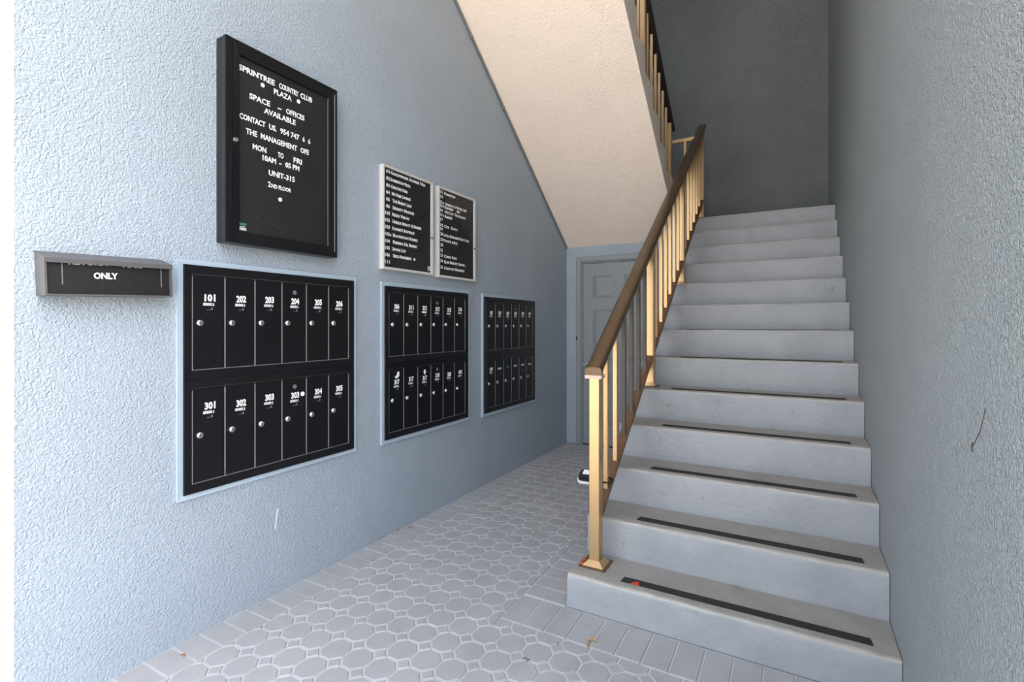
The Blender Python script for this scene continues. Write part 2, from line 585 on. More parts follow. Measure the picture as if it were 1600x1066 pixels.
def brick(x0, x1, y0, y1):
    q = MB()
    cx, cy = (x0 + x1) / 2, (y0 + y1) / 2
    j = J * 0.8
    paver_solid(q, [(x0 - cx + j, y0 - cy + j), (x1 - cx - j, y0 - cy + j), (x1 - cx - j, y1 - cy - j), (x0 - cx + j, y1 - cy - j)])
    o = q.build('border_paver', M['paver'], floor)
    o.location = (cx, cy, random.uniform(-0.0015, 0.0005))
y = 1.628 - 10 * 0.1045
while y < YD - 0.02:
    brick(XW + 0.003, BL, y, min(y + 0.1045, YD))
    y += 0.1045
y = Y1
while y < YD - 0.02:
    brick(BR_, SX0 - 0.003, y, min(y + 0.106, YD))
    y += 0.106
x = BR_
while x < XR - 0.02:
    brick(x, min(x + 0.1052, XR), BF, Y1 - 0.004)
    x += 0.1052

# ------------------------------------------------------------------ lower flight of concrete steps
stairs = empty('concrete_staircase', ((SX0 + SX1) / 2, Y1, 0))
tag(stairs, 'grey painted concrete staircase with black grip strips rising along the right wall to the landing', 'stairs')
NSEG = 40
for i in range(13):
    y0 = Y1 + i * RUN
    z = R1 + i * RISE
    y1 = (y0 + RUN + 0.012) if i < 12 else YB - 0.003
    zb = 0.0 if i < 12 else ZL - 0.21
    prof = [(y0 + 0.002, zb), (y0 + 0.002, z - RISE * 0.55 if i else z * 0.4), (y0, z - 0.024), (y0 + 0.003, z - 0.011), (y0 + 0.008, z - 0.003), (y0 + 0.017, z), (y0 + 0.10, z), (y1, z), (y1, zb)]
    mats_ = [0, 0, 0, 2, 2, 1, 1, 0, 0]
    n = len(prof)
    b = MB()
    vs_ = []
    for s in range(NSEG + 1):
        x = SX0 + (SX1 - SX0) * s / NSEG
        for k, (py, pz) in enumerate(prof):
            amp = 0.0045 if 2 <= k <= 5 else (0.006 if k == 1 else 0)
            d1 = noise.noise((x * 7, i * 3.7, k * 0.35)) * amp
            d2 = noise.noise((x * 16, i * 5.1 + 9, k * 0.35)) * amp * 0.5
            dy, dz = d1 + d2, 0
            if k in (2, 3, 4, 5):
                dz = (noise.noise((x * 5, i * 2.3 + 40, 0)) + noise.noise((x * 21, i * 2.3 + 70, 0)) * 0.5) * 0.0022
            edge = 0.0
            if s == 0 and k in (1, 2, 3, 4, 5, 6):
                edge = 0.006
            vs_.append((x + edge, py + dy, pz + dz))
    fs, ms = [], []
    for s in range(NSEG):
        for k in range(n):
            fs.append((s * n + k, s * n + (k + 1) % n, (s + 1) * n + (k + 1) % n, (s + 1) * n + k)); ms.append(mats_[k])
    fs += [list(range(n)), [NSEG * n + k for k in range(n)][::-1]]; ms += [0, 0]
    b.add(vs_, fs, ms)
    st = b.build('step' if i < 12 else 'landing', [M['riser'], M['tread'], M['nosing']], smooth=True)
    under(stairs, st)
    if i < 7:
        gx0, gx1 = SX0 + 0.245, SX1 - 0.075
        gy = y0 + 0.052
        gb = MB()
        gb.prism([(gx0, gy), (gx1, gy + random.uniform(-0.004, 0.004)), (gx1 - 0.004, gy + 0.046), (gx0 + 0.006, gy + 0.046)], 'z', z + 0.0005, z + 0.0032)
        go = gb.build('grip_strip', M['grip'])
        go['label'] = 'black grit grip strip'
        go.parent = st
        if i == 0:
            rb = MB()
            rb.prism([(gx0 + 0.045, gy - 0.004), (gx0 + 0.085, gy - 0.002), (gx0 + 0.074, gy + 0.030), (gx0 + 0.052, gy + 0.010)], 'z', z + 0.0034, z + 0.0048)
            ro = rb.build('red_tape', M['red'])
            ro['label'] = 'scrap of red tape'
            ro.parent = st
# landing slab on the side of the upper flight
lb = MB().box(XW + 0.003, SX0, YD, YB - 0.003, ZL - 0.22, ZL, [0, 0, 0, 0, 0, 1])
lo = lb.build('landing', [M['cream'], M['tread']])
under(stairs, lo)

# ------------------------------------------------------------------ upper flight
UX1 = -1.014
up = empty('concrete_staircase', ((XW + UX1) / 2, YD, ZL))
tag(up, 'upper concrete flight with smooth cream sloping underside and stepped cream side', 'stairs')
URUN, URISE = 0.252, 0.187
Z0 = 2.546
prof_top = [(YD, ZL)]
yy, zz = YD, Z0
steps_pts = []
for k in range(13):
    steps_pts += [(yy, zz), (yy - URUN, zz)]
    yy -= URUN; zz += URISE
yend, zend = yy, zz - URISE
soff = lambda yv: 2.178 + 0.744 * (YD - yv)
poly = [(YD, 2.178), (YD, ZL)] + steps_pts + [(yend, soff(yend))]
b = MB()
n = len(poly)
# side faces of a concave sawtooth: build it as one strip of quads per step
for xx in (XW + 0.0005, UX1):
    pass
for k in range(13):
    ya, yb_ = YD - k * URUN, YD - (k + 1) * URUN
    zt = Z0 + k * URISE
    quad = [(ya, soff(ya)), (ya, zt), (yb_, zt), (yb_, soff(yb_))]
    vs_ = [(XW + 0.003, u, v) for u, v in quad] + [(UX1, u, v) for u, v in quad]
    fs = [(3, 2, 1, 0), (4, 5, 6, 7), (0, 1, 5, 4), (1, 2, 6, 5), (3, 0, 4, 7)]
    if k == 12:
        fs.append((2, 3, 7, 6))
    b.add(vs_, fs)
me = b.mesh('flight', M['cream'])
bm = bmesh.new(); bm.from_mesh(me)
bmesh.ops.remove_doubles(bm, verts=bm.verts[:], dist=0.0004)
bm.to_mesh(me); bm.free()
fo = obj_from('flight', me)
under(up, fo)
# upper walkway slab in front, where the upper flight arrives
struct(MB().box(XW, XR, YF, yend, zend - 0.25, zend).build('ceiling_entry', M['cream']))

# ------------------------------------------------------------------ railings
nose = lambda yv: R1 + (yv - Y1) * RISE / RUN
def sweep_profile(prof, pA, pB, vertical_ends=True):
    """profile (x offset, z offset) carried from point A to point B, ends cut vertically"""
    n = len(prof)
    vs_ = [(pA[0] + u, pA[1], pA[2] + v) for u, v in prof] + [(pB[0] + u, pB[1], pB[2] + v) for u, v in prof]
    fs = [list(range(n))[::-1], list(range(n, 2 * n))] + [(i, (i + 1) % n, (i + 1) % n + n, i + n) for i in range(n)]
    return vs_, fs
HPROF = [(-0.030, 0.0), (-0.039, 0.006), (-0.041, 0.016), (-0.041, 0.030), (-0.037, 0.037), (-0.028, 0.041), (0.0, 0.043), (0.028, 0.041), (0.037, 0.037), (0.041, 0.030), (0.041, 0.016), (0.039, 0.006), (0.030, 0.0)]
SLOPE = RISE / RUN
RXC = -0.838
rail = empty('stair_railing', (RXC, 2.323, R1))
tag(rail, 'gold bronze metal stair railing with brown handrail along the lower flight', 'railing')
HB = 0.835                      # underside of handrail above the nosing line
posts_y = [2.323 + k * 4 * RUN for k in range(4)]
ya, yb_ = 2.285, 5.575
b = MB(); b.add(*sweep_profile(HPROF, (RXC, ya, nose(ya) + HB), (RXC, yb_, nose(yb_) + HB)))
under(rail, b.build('handrail', M['handrail'], smooth=True))
capprof = [(u * 1.08, v * 1.0 - 0.004) for u, v in HPROF]
b = MB(); b.add(*sweep_profile([(-0.041, -0.012), (-0.042, 0.004), (0.042, 0.004), (0.041, -0.012)], (RXC, ya - 0.004, nose(ya) + HB), (RXC, ya + 0.05, nose(ya) + HB + 0.002)))
co = b.build('rail_cap', M['cap']); co['label'] = 'pale pinkish rail end cap'
under(rail, co)
PW = 0.026
for k, py in enumerate(posts_y):
    zb = R1 + k * 4 * RISE
    zt = nose(py) + HB + 0.004
    b = MB().cham(RXC - PW, RXC + PW, py - PW, py + PW, zb + 0.002, zt, 0.0025)
    po = b.build('post', M['bronze'])
    under(rail, po)
    w = 0.065 if k == 0 else 0.048
    b = MB().box(RXC - w, RXC + w, py - w, py + w, zb + 0.0005, zb + 0.006)
    bp_ = b.build('base_plate', M['rail_brown']); bp_.parent = po
    bp_.matrix_parent_inverse = Matrix.Identity(4); bp_.location = (0, 0, 0)
    b = MB()
    t0, t1, h0, h1 = (w - 0.006) * 0.88, PW + 0.002, zb + 0.006, zb + 0.028
    vs_ = [(RXC + sx * t0, py + sy * t0, h0) for sx, sy in ((-1, -1), (1, -1), (1, 1), (-1, 1))] + [(RXC + sx * t1, py + sy * t1, h1) for sx, sy in ((-1, -1), (1, -1), (1, 1), (-1, 1))]
    b.add(vs_, [(0, 1, 2, 3), (4, 5, 6, 7), (0, 1, 5, 4), (1, 2, 6, 5), (2, 3, 7, 6), (3, 0, 4, 7)])
    cu_ = b.build('base_collar', M['bronze']); cu_.parent = po
    if k == 0:
        b = MB().box(RXC - 0.064, RXC - 0.050, py - 0.045, py + 0.020, zb + 0.006, zb + 0.014)
        ru = b.build('rust_patch', M['rust']); ru['label'] = 'rusty red flake'; ru.parent = po
BBOT = 0.095
for k in range(3):
    pa, pb = posts_y[k] + PW, posts_y[k + 1] - PW
    b = MB()
    b.add(*sweep_profile([(-0.024, 0.0), (0.024, 0.0), (0.024, 0.022), (-0.024, 0.022)], (RXC, pa, nose(pa) + BBOT), (RXC, pb, nose(pb) + BBOT)))
    under(rail, b.build('bottom_rail', M['rail_brown']))
    for j in range(6):
        by = posts_y[k] + (j + 1) * (4 * RUN) / 7
        hw = 0.0105
        mat = M['bronze']
        if k == 0 and j >= 2:
            mat = M['dark_bronze']
        if k == 1 and j == 0:
            mat = M['red_bronze']
        b = MB()
        zA, zB = nose(by - hw) + BBOT + 0.018, nose(by + hw) + HB + 0.006
        b.box(RXC - hw, RXC + hw, by - hw, by + hw, zA, zB)
        bo = b.build('baluster', mat)
        if mat is M['dark_bronze']:
            bo['label'] = 'dark worn baluster'
        under(rail, bo)
# small guard across the gap at the landing
gy = YD + 0.013
b = MB().box(-1.066, RXC - 0.02, gy - 0.012, gy + 0.012, 3.148, 3.180)
under(rail, b.build('guard_rail', M['bronze']))
b = MB().box(-0.955, -0.933, gy - 0.011, gy + 0.011, ZL + 0.0006, 3.15)
under(rail, b.build('guard_baluster', M['bronze']))

# railing of the upper flight
URX = -1.092
unose = lambda yv: Z0 + (YD - yv) * URISE / URUN
rail2 = empty('stair_railing', (URX, YD, Z0))
tag(rail2, 'bronze metal railing with black handrail on the upper flight', 'railing')
ya, yb_ = YD + 0.05, YD - 3.1
b = MB(); b.add(*sweep_profile(HPROF, (URX, ya, unose(ya) + 0.775), (URX, yb_, unose(yb_) + 0.775)))
M['handrail_black'] = make_mat('near_black_handrail', (40, 34, 30), 0.5, metal=0.2)
under(rail2, b.build('handrail', M['handrail_black'], smooth=True))
uposts = [YD - 0.022 - k * 4 * URUN for k in range(4)]
for k, py in enumerate(uposts):
    zb = Z0 + 4 * k * URISE
    b = MB().cham(URX - 0.024, URX + 0.024, py - 0.024, py + 0.024, zb + 0.0006, unose(py) + 0.785, 0.0025)
    under(rail2, b.build('post', M['bronze']))
    if k < 3:
        pb = uposts[k + 1]
        b = MB(); b.add(*sweep_profile([(-0.022, 0), (0.022, 0), (0.022, 0.02), (-0.022, 0.02)], (URX, py - 0.024, unose(py - 0.024) + 0.095), (URX, pb + 0.024, unose(pb + 0.024) + 0.095)))
        under(rail2, b.build('bottom_rail', M['rail_brown']))
        for j in range(6):
            by = py - (j + 1) * (4 * URUN) / 7
            b = MB().box(URX - 0.0105, URX + 0.0105, by - 0.0105, by + 0.0105, unose(by) + 0.105, unose(by) + 0.785)
            under(rail2, b.build('baluster', M['bronze']))

# ------------------------------------------------------------------ mailboxes on the left wall
def mitred_frame(mb, y0, y1, z0, z1, w, xb, xf, lip=0.0, wb=None, wr=None):
    """four mitred frame bars on the wall plane, front at xf, back at xb; lip slopes the inner edge back"""
    wz = wb or w
    wr = wr or w
    out = [(y0, z0), (y1, z0), (y1, z1), (y0, z1)]
    inn = [(y0 + w, z0 + wz), (y1 - wr, z0 + wz), (y1 - wr, z1 - wz), (y0 + w, z1 - wz)]
    for i in range(4):
        j = (i + 1) % 4
        q = [out[i], out[j], inn[j], inn[i]]
        vs_ = [(xb, u, v) for u, v in q] + [(xf, q[0][0], q[0][1]), (xf, q[1][0], q[1][1]), (xf - lip, q[2][0], q[2][1]), (xf - lip, q[3][0], q[3][1])]
        mb.add(vs_, [(0, 1, 2, 3), (4, 5, 6, 7), (0, 1, 5, 4), (1, 2, 6, 5), (2, 3, 7, 6), (3, 0, 4, 7)])

lock_b = MB()
lock_b.cyl((0, 0, 0), (0.005, 0, 0), 0.0135, 18)
lock_b.cyl((0.005, 0, 0), (0.010, 0, 0), 0.0125, 18, 0.0085)
lock_me = lock_b.mesh('lock', M['chrome'])
key_me = MB().box(0.0095, 0.0106, -0.0012, 0.0012, -0.0055, 0.0055).mesh('key_slot', M['slot'])
def make_unit(name, label, y0, y1, z0, z1, nums, dz_num, dz_lock, row_label):
    t = empty(name, (XW, (y0 + y1) / 2, z0))
    tag(t, label, 'mailbox', 'black mailbox units on the stucco wall')
    b = MB()
    xf = XW + 0.020
    mitred_frame(b, y0, y1, z0, z1, 0.032, XW - 0.002, xf, 0.004, 0.036)
    under(t, b.build('frame', M['black_frame']))
    iy0, iy1, iz0, iz1 = y0 + 0.032, y1 - 0.032, z0 + 0.036, z1 - 0.036
    b = MB().box(XW - 0.001, XW + 0.006, iy0, iy1, iz0, iz1)
    gp = b.build('back_panel', M['gap']); gp['label'] = 'bare metal edges between the doors'
    under(t, gp)
    w = (iy1 - iy0) / 6
    for k in range(7):
        yc = iy0 + k * w + (0.0026 if k == 0 else (-0.0026 if k == 6 else 0))
        b = MB().box(XW + 0.006, XW + 0.0138, yc - 0.0022, yc + 0.0022, iz0 + 0.002, iz1 - 0.010)
        under(t, b.build('door_edge', M['gap']))
    b = MB().box(XW + 0.006, XW + 0.0125, iy0 + 0.004, iy1 - 0.004, iz0 + 0.0005, iz0 + 0.004)
    under(t, b.build('door_edge', M['strip_dim']))
    for k in range(6):
        a, c = iy0 + k * w + (0.0052 if k == 0 else 0.0026), iy0 + (k + 1) * w - (0.0052 if k == 5 else 0.0026)
        cy = (a + c) / 2
        b = MB().cham(XW + 0.004, XW + 0.013, a, c, iz0 + 0.0045, iz1 - 0.003, 0.0012)
        d = b.build('door', M['black'])
        under(t, d)
        xs_ = XW + 0.013
        lo_ = obj_from('lock', lock_me, d)
        lo_.location = (xs_, a + 0.028, dz_lock)
        ko = obj_from('key_slot', key_me, d)
        ko.location = (xs_, a + 0.028, dz_lock)
        ko.rotation_euler = (random.uniform(-0.9, 0.9), 0, 0)
        txt, extra = nums[k] if isinstance(nums[k], tuple) else (nums[k], None)
        ny = cy + 0.005
        zn = dz_num + random.uniform(-0.005, 0.004)
        if txt:
            lt = letters('number', txt, ny - 0.001, zn - 0.014, 0.046 if len(txt) == 3 else 0.058, 0.030, xs_, M['letter'], None, bold=0.035, align='C', thick=0.0008, shear=0.02)
            lt.parent = d
        if extra == 'strip':
            b = MB().box(xs_, xs_ + 0.001, ny - 0.032, ny + 0.026, zn - 0.008, zn + 0.008)
            q = b.build('name_strip', M['strip']); q.parent = d
        elif extra == 'blue':
            b = MB().box(xs_, xs_ + 0.001, ny - 0.024, ny + 0.014, zn - 0.004, zn + 0.006)
            q = b.build('name_strip', M['strip_blue']); q.parent = d
        else:
            m_ = M['letter'] if extra == 'white' else M['strip']
            b = MB().box(xs_, xs_ + 0.0008, ny - 0.030, ny + 0.008, zn - 0.034, zn - 0.022)
            b.box(xs_, xs_ + 0.0008, ny + 0.012, ny + 0.017, zn - 0.035, zn - 0.023)
            q = b.build('name_strip', m_); q.parent = d
        b = MB().box(xs_, xs_ + 0.0008, ny - 0.014, ny + 0.002, zn - 0.0520, zn - 0.0500)
        b.box(xs_, xs_ + 0.0008, ny + 0.004, ny + 0.011, zn - 0.052, zn - 0.042)
        q = b.build('small_label', M['strip_dim'] if extra != 'white' else M['strip']); q.parent = d
        if extra == 'dot':
            b = MB().cyl((xs_, ny + 0.042, zn + 0.002), (xs_ + 0.0015, ny + 0.042, zn + 0.002), 0.012, 12)
            q = b.build('white_dot', M['letter']); q.parent = d
        if extra == 'oval':
            b = MB()
            pts = [(ny - 0.002 + 0.011 * math.cos(a_), zn + 0.042 + 0.017 * math.sin(a_)) for a_ in [i * math.pi / 6 for i in range(12)]]
            b.prism(pts, 'x', xs_, xs_ + 0.001)
            q = b.build('white_dot', M['letter']); q.parent = d
        if extra == 'hook':
            b = MB()
            b.prism([(ny + 0.004, zn + 0.062), (ny + 0.020, zn + 0.066), (ny + 0.022, zn + 0.040), (ny + 0.010, zn + 0.026), (ny - 0.014, zn + 0.024), (ny - 0.018, zn + 0.036), (ny + 0.000, zn + 0.044)], 'x', xs_, xs_ + 0.001)
            q = b.build('white_mark', M['letter']); q.parent = d
        if k == 3 and txt:
            b = MB().cyl((xs_, ny - 0.004, zn + 0.044), (xs_ + 0.002, ny - 0.004, zn + 0.044), 0.011, 14)
            q = b.build('round_seal', M['strip_dim']); q.parent = d
    return t

banks = [
    (1.143, 2.062, 0.609, 1.571, 1.088,
     ['101', '202', '203', '204', '205', '206'], ['301', '302', '303', ('303', 'dot'), '304', '305']),
    (2.318, 3.221, 0.602, 1.560, 1.080,
     ['306', '311', ('312', 'white'), '313', '315', '316'], [('317', 'hook'), '317', ('317', 'oval'), '318', '320', '401']),
    (3.463, 4.370, 0.590, 1.548, 1.068,
     ['402', '501', '502', '503', '504', '506'], ['379', ('', 'strip'), ('', 'blue'), ('', 'strip'), ('', 'strip'), ('', 'strip')]),
]
labs = [('black six-door mailbox unit numbered 101 to 206, above the unit starting 301', 'black six-door mailbox unit numbered 301 to 305, below the unit starting 101'),
        ('black six-door mailbox unit numbered 306 to 316, above the three 317 doors', 'black six-door mailbox unit numbered 317 to 401 with three 317 doors'),
        ('black six-door mailbox unit numbered 402 to 506, the upper unit nearest the door', 'black six-door mailbox unit with mostly name strips, the lower unit nearest the door')]
for i, (y0, y1, z0, z1, zs_, up_n, lo_n) in enumerate(banks):
    make_unit('mailbox_unit', labs[i][0], y0, y1, zs_ + 0.001, z1, up_n, zs_ + 0.352, zs_ + 0.239, 'upper')
    make_unit('mailbox_unit', labs[i][1], y0, y1, z0, zs_ - 0.001, lo_n, zs_ - 0.123, zs_ - 0.240, 'lower')
    b = MB()
    w = 0.026 if i else 0.022
    mitred_frame(b, y0 - w, y1 + w, z0 - w, z1 + w, w, XW - 0.002, XW + 0.012, 0.003)
    struct(b.build('trim_%d' % (i + 1), M['trim']))

# ------------------------------------------------------------------ black framed letter board
XB = XW + 0.070
ly0, ly1, lz0, lz1 = 1.286, 1.896, 1.681, 2.583
lbd = empty('letter_board', (XW, (ly0 + ly1) / 2, lz0))
tag(lbd, 'black framed changeable letter board with white lettering above the mailboxes', 'sign board')
b = MB()
b.cham(XW - 0.001, XB - 0.018, ly0, ly1, lz0, lz1, 0.003)
under(lbd, b.build('case', M['black_frame']))
b = MB()
mitred_frame(b, ly0, ly0 + 0.030, lz0, lz1, 0.0145, XB - 0.018, XB, 0.0)
hinge = b.build('hinge_strip', M['black_frame'])
under(lbd, hinge)
b = MB()
mitred_frame(b, ly0 + 0.032, ly1, lz0, lz1, 0.034, XB - 0.018, XB, 0.006, 0.056, 0.055)
under(lbd, b.build('frame', M['black_frame']))
b = MB().box(XB - 0.020, XB - 0.0165, ly0 + 0.05, ly1 - 0.04, lz0 + 0.045, lz1 - 0.045)
under(lbd, b.build('felt_panel', M['board']))
b = MB().box(XB - 0.012, XB - 0.010, ly0 + 0.055, ly1 - 0.045, lz0 + 0.05, lz1 - 0.05)
under(lbd, b.build('glass_pane', M['glass']))
b = MB().box(XB - 0.009, XB - 0.0062, ly1 - 0.056, ly1 - 0.050, lz0 + 0.056, lz1 - 0.062)
bd = b.build('glazing_bead', M['gap']); bd['label'] = 'pale glazing bead'
under(lbd, bd)
b = MB().box(XB, XB + 0.002, ly1 - 0.020, ly1 - 0.016, lz0 + 0.030, lz1 - 0.030)
sb_ = b.build('edge_strip', M['gap']); sb_['label'] = 'thin bare metal strip'
under(lbd, sb_)
b = MB().cyl((XB, 1.330, 2.137), (XB + 0.010, 1.330, 2.137), 0.011, 14, 0.008)
under(lbd, b.build('cam_lock', M['chrome']))
xl = XB - 0.0165
def T(s, a, c, z, h, bold=0.022):
    letters('lettering', s, a, z, c - a, h, xl, M['letter'], lbd, bold=bold)
k_ = (XW + 0.0535) / (XW + 0.05)
def YZ(v, z): return v * k_, H + (z - H) * k_
def TL(s, a, c, z, h=0.0255):
    (a2, z2), (c2, _) = YZ(a, z), YZ(c, z)
    T(s, a2, c2, z2, h)
TL('SPRINTREE', 1.357, 1.536, 2.466)
TL('COUNTRY', 1.560, 1.668, 2.466)
TL('CLUB', 1.680, 1.750, 2.466)
TL('PLAZA', 1.532, 1.629, 2.427)
TL('SPACE', 1.408, 1.512, 2.356)
TL('-', 1.552, 1.572, 2.357)
TL('OFFICES', 1.598, 1.703, 2.357)
TL('AVAILABLE', 1.481, 1.652, 2.316)
TL('CONTACT', 1.361, 1.487, 2.249)
TL('US.', 1.507, 1.546, 2.249)
TL('954 747', 1.566, 1.673, 2.249)
TL('6', 1.693, 1.705, 2.249)
TL('6', 1.726, 1.739, 2.249)
TL('THE', 1.391, 1.446, 2.190)
TL('MANAGEMENT', 1.464, 1.660, 2.190)
TL('OFE', 1.680, 1.730, 2.190)
TL('MON', 1.424, 1.492, 2.129)
TL('TO', 1.553, 1.584, 2.129)
TL('FRI', 1.640, 1.688, 2.129)
TL('10AM', 1.473, 1.543, 2.092)
TL('-', 1.560, 1.573, 2.092)
TL('05 PM', 1.594, 1.673, 2.092)
TL('UNIT-315', 1.505, 1.647, 2.030)
TL('2', 1.501, 1.516, 1.974)
TL('ND FLOOR', 1.519, 1.626, 1.974, 0.019)
for dy, dz in ((1.473, 2.442), (1.668, 2.441), (1.565, 1.926)):
    a, c = YZ(dy, dz)
    b = MB().cyl((xl, a, c), (xl + 0.003, a, c), 0.0095, 14)
    under(lbd, b.build('round_bullet', M['letter']))
a0, c0 = YZ(1.357, 1.746); a1, c1 = YZ(1.393, 1.779)
b = MB().box(xl, xl + 0.001, a0, a1, c1 - 0.010, c1)
q = b.build('green_sticker', M['green']); q['label'] = 'small green and white sticker'
under(lbd, q)
b = MB().box(xl, xl + 0.001, a0, a1, c0, c0 + 0.012)
b.box(xl, xl + 0.001, a0 + 0.004, a1 - 0.006, c0 + 0.014, c0 + 0.018)
under(lbd, b.build('white_sticker', M['strip']))
M['faint'] = make_mat('faint_scratch', (52, 54, 58), 0.8)
b = MB()
def fl(x_, y_):      # small helper: crop-like sketch coordinates of the scratch in metres on the felt
    return (xl + 0.0006, x_, y_)
b.tube([fl(1.43, 1.840), fl(1.445, 1.812), fl(1.475, 1.795), fl(1.52, 1.797), fl(1.565, 1.795)], 0.0007, 4)
b.tube([fl(1.447, 1.812), fl(1.441, 1.785), fl(1.462, 1.765)], 0.0007, 4)
b.tube([fl(1.54, 1.797), fl(1.57, 1.776), fl(1.585, 1.757)], 0.0007, 4)
under(lbd, b.build('scratch', M['faint']))

# ------------------------------------------------------------------ silver framed directories
def directory(label, y0, y1, z0, z1):
    t = empty('directory_board', (XW, (y0 + y1) / 2, z0))
    tag(t, label, 'sign board', 'silver framed directories')
    xf = XW + 0.036
    b = MB(); b.box(XW - 0.001, xf - 0.014, y0 + 0.004, y1 - 0.004, z0 + 0.004, z1 - 0.004)
    under(t, b.build('case', M['gap']))
    b = MB(); mitred_frame(b, y0, y1, z0, z1, 0.012, XW + 0.001, xf, 0.003, 0.015, 0.015)
    under(t, b.build('frame', M['silver']))
    b = MB(); b.box(xf - 0.016, xf - 0.0125, y0 + 0.012, y1 - 0.014, z0 + 0.015, z1 - 0.015)
    under(t, b.build('felt_panel', M['board']))
    b = MB(); b.box(xf - 0.0075, xf - 0.006, y0 + 0.013, y1 - 0.016, z0 + 0.017, z1 - 0.017)
    under(t, b.build('glass_pane', M['glass']))
    b = MB(); b.cyl((xf - 0.002, y1 - 0.012, z0 + 0.40 * (z1 - z0)), (xf + 0.006, y1 - 0.012, z0 + 0.40 * (z1 - z0)), 0.009, 12)
    under(t, b.build('cam_lock', M['chrome']))
    return t, xf - 0.0125
kd = (XW + 0.036) / XW
fy = lambda v: v * kd
fz = lambda v: H + (v - H) * kd
d1, xd = directory('silver framed black directory listing GOLDFINGER first, beside the black letter board', 2.284, fy(2.811), fz(1.668), fz(2.322))
def D(parent, s, a, c, z, h=0.021):
    letters('lettering', s, a, z, c - a, h, xd, M['letter'], parent, bold=0.02, small=True)
rows1 = [('01', 'Goldfinger Sunrise Nea', 2.359, 2.697), ('02', 'Sorrentos Pizza', 2.355, 2.544), ('03', 'Creative Nail', 2.359, 2.517),
         ('04', 'Mr Hair Lounge', 2.368, 2.544), ('05', 'The Burnt Leaf', 2.373, 2.554), ('06', 'Serenity Massage', 2.376, 2.579),
         ('101', 'Reese Vision', 2.373, 2.529), ('102', 'Unique Beauty & Barber', 2.373, 2.654), ('103', "Rosario's Boutique", 2.373, 2.582),
         ('103a', 'Blackmoon Hobbies', 2.379, 2.615), ('104', 'Perreira Del Barrio', 2.379, 2.609), ('105', 'Smoke Luv', 2.373, 2.499),
         ('106', 'Tipico Hondureno', 2.376, 2.554), ('111', '', 0, 0)]
for i, (nn, s, a, c) in enumerate(rows1):
    z = 2.262 - i * 0.0432
    D(d1, nn, 2.310 if len(nn) > 2 else 2.318, 2.350 if len(nn) < 4 else 2.364, z)
    if s:
        D(d1, s, a, c, z)
b = MB(); b.cyl((xd, 2.582, 1.752), (xd + 0.002, 2.582, 1.752), 0.009, 12)
under(d1, b.build('round_bullet', M['letter']))
b = MB(); b.box(xd, xd + 0.001, 2.722, 2.748, 1.692, 1.722)
under(d1, b.build('small_sticker', M['strip']))
d2, xd = directory('silver framed black directory listing CPR and LITTLE EXPLORERS, next to the GOLDFINGER one', 2.834, fy(3.352), fz(1.664), fz(2.320))
rows2 = [('12', [('Power Day', 2.910, 3.046)]), ('13', []), ('15-a', [('March to Work Art', 2.925, 3.193)]), ('15-1', [('Supreme', 2.917, 3.017), ('Inc', 3.065, 3.106)]),
         ('16', [('McCoy Techland.', 2.917, 3.184)]), ('17-a', [('Bakery', 2.917, 3.009)]), ('17', []), ('18', [('Cpr', 2.907, 2.970), ('San', 2.989, 3.070)]),
         ('19', []), ('20', [('Little Explorers Day Care', 2.902, 3.223)]), ('21', [("Papa's Arts", 2.902, 3.070)]), ('21', []), ('22', []),
         ('23', [('Chris Son', 2.907, 3.060)]), ('24', [('Elms Beauty Image ,', 2.910, 3.181)]), ('25', [('Cancun Ministry', 2.907, 3.164)])]
zz2 = [2.260, 2.226, 2.187, 2.161, 2.129, 2.096, 2.062, 2.023, 1.995, 1.959, 1.920, 1.882, 1.843, 1.807, 1.767, 1.722]
for (nn, ss), z in zip(rows2, zz2):
    D(d2, nn, 2.864, 2.892 if len(nn) < 4 else 2.908, z)
    for s, a, c in ss:
        D(d2, s, a, c, z - 0.003)

# ------------------------------------------------------------------ hooded return slot
drop = empty('mail_drop_slot', (XW, 0.88, 1.43))
tag(drop, 'charcoal hooded metal mail drop slot lettered ONLY beside the first mailboxes', 'mail slot')
dy0, dy1, dz0, dz1 = 0.683, 1.066, 1.424, 1.556
xf = XW + 0.086
b = MB()
b.prism([(XW - 0.001, dz0), (XW + 0.066, dz0 + 0.004), (XW + 0.066, dz1 - 0.004), (XW - 0.001, dz1 + 0.018)], 'y', dy0, dy1)
body = b.build('body', M['hood'])
under(drop, body)
b = MB()
b.prism([(XW, dz1 + 0.019), (xf, dz1 - 0.008), (xf, dz1 - 0.024), (xf - 0.004, dz1 - 0.024), (xf - 0.004, dz1 - 0.011), (XW, dz1 + 0.015)], 'y', dy0 - 0.003, dy1 + 0.003)
under(drop, b.build('hood', M['hood']))
for ya_, yb2 in ((dy0 - 0.002, dy0 + 0.004), (dy1 - 0.004, dy1 + 0.002)):
    b = MB()
    b.prism([(XW + 0.010, dz0 - 0.001), (xf - 0.004, dz0 - 0.001), (xf - 0.004, dz1 - 0.010), (XW + 0.010, dz1 + 0.012)], 'y', ya_, yb2)
    under(drop, b.build('side_plate', M['hood']))
b = MB().box(XW + 0.010, xf - 0.006, dy0, dy1, dz0 - 0.002, dz0 + 0.004)
under(drop, b.build('bottom_plate', M['hood']))
b = MB().box(XW + 0.064, XW + 0.072, dy0 + 0.006, dy1 - 0.006, dz0 + 0.005, dz1 - 0.006)
under(drop, b.build('flap', M['emboss']))
xt = XW + 0.072
for yy_ in (dy0 + 0.045, dy1 - 0.035):
    b = MB().box(xt, xt + 0.002, yy_, yy_ + 0.003, dz0 + 0.036, dz1 - 0.02)
    under(drop, b.build('guide_rib', M['strip_dim']))
letters('lettering', 'ONLY', 0.817, 1.484, 0.072, 0.022, xt, M['letter'], drop, bold=0.03, shear=0.02)
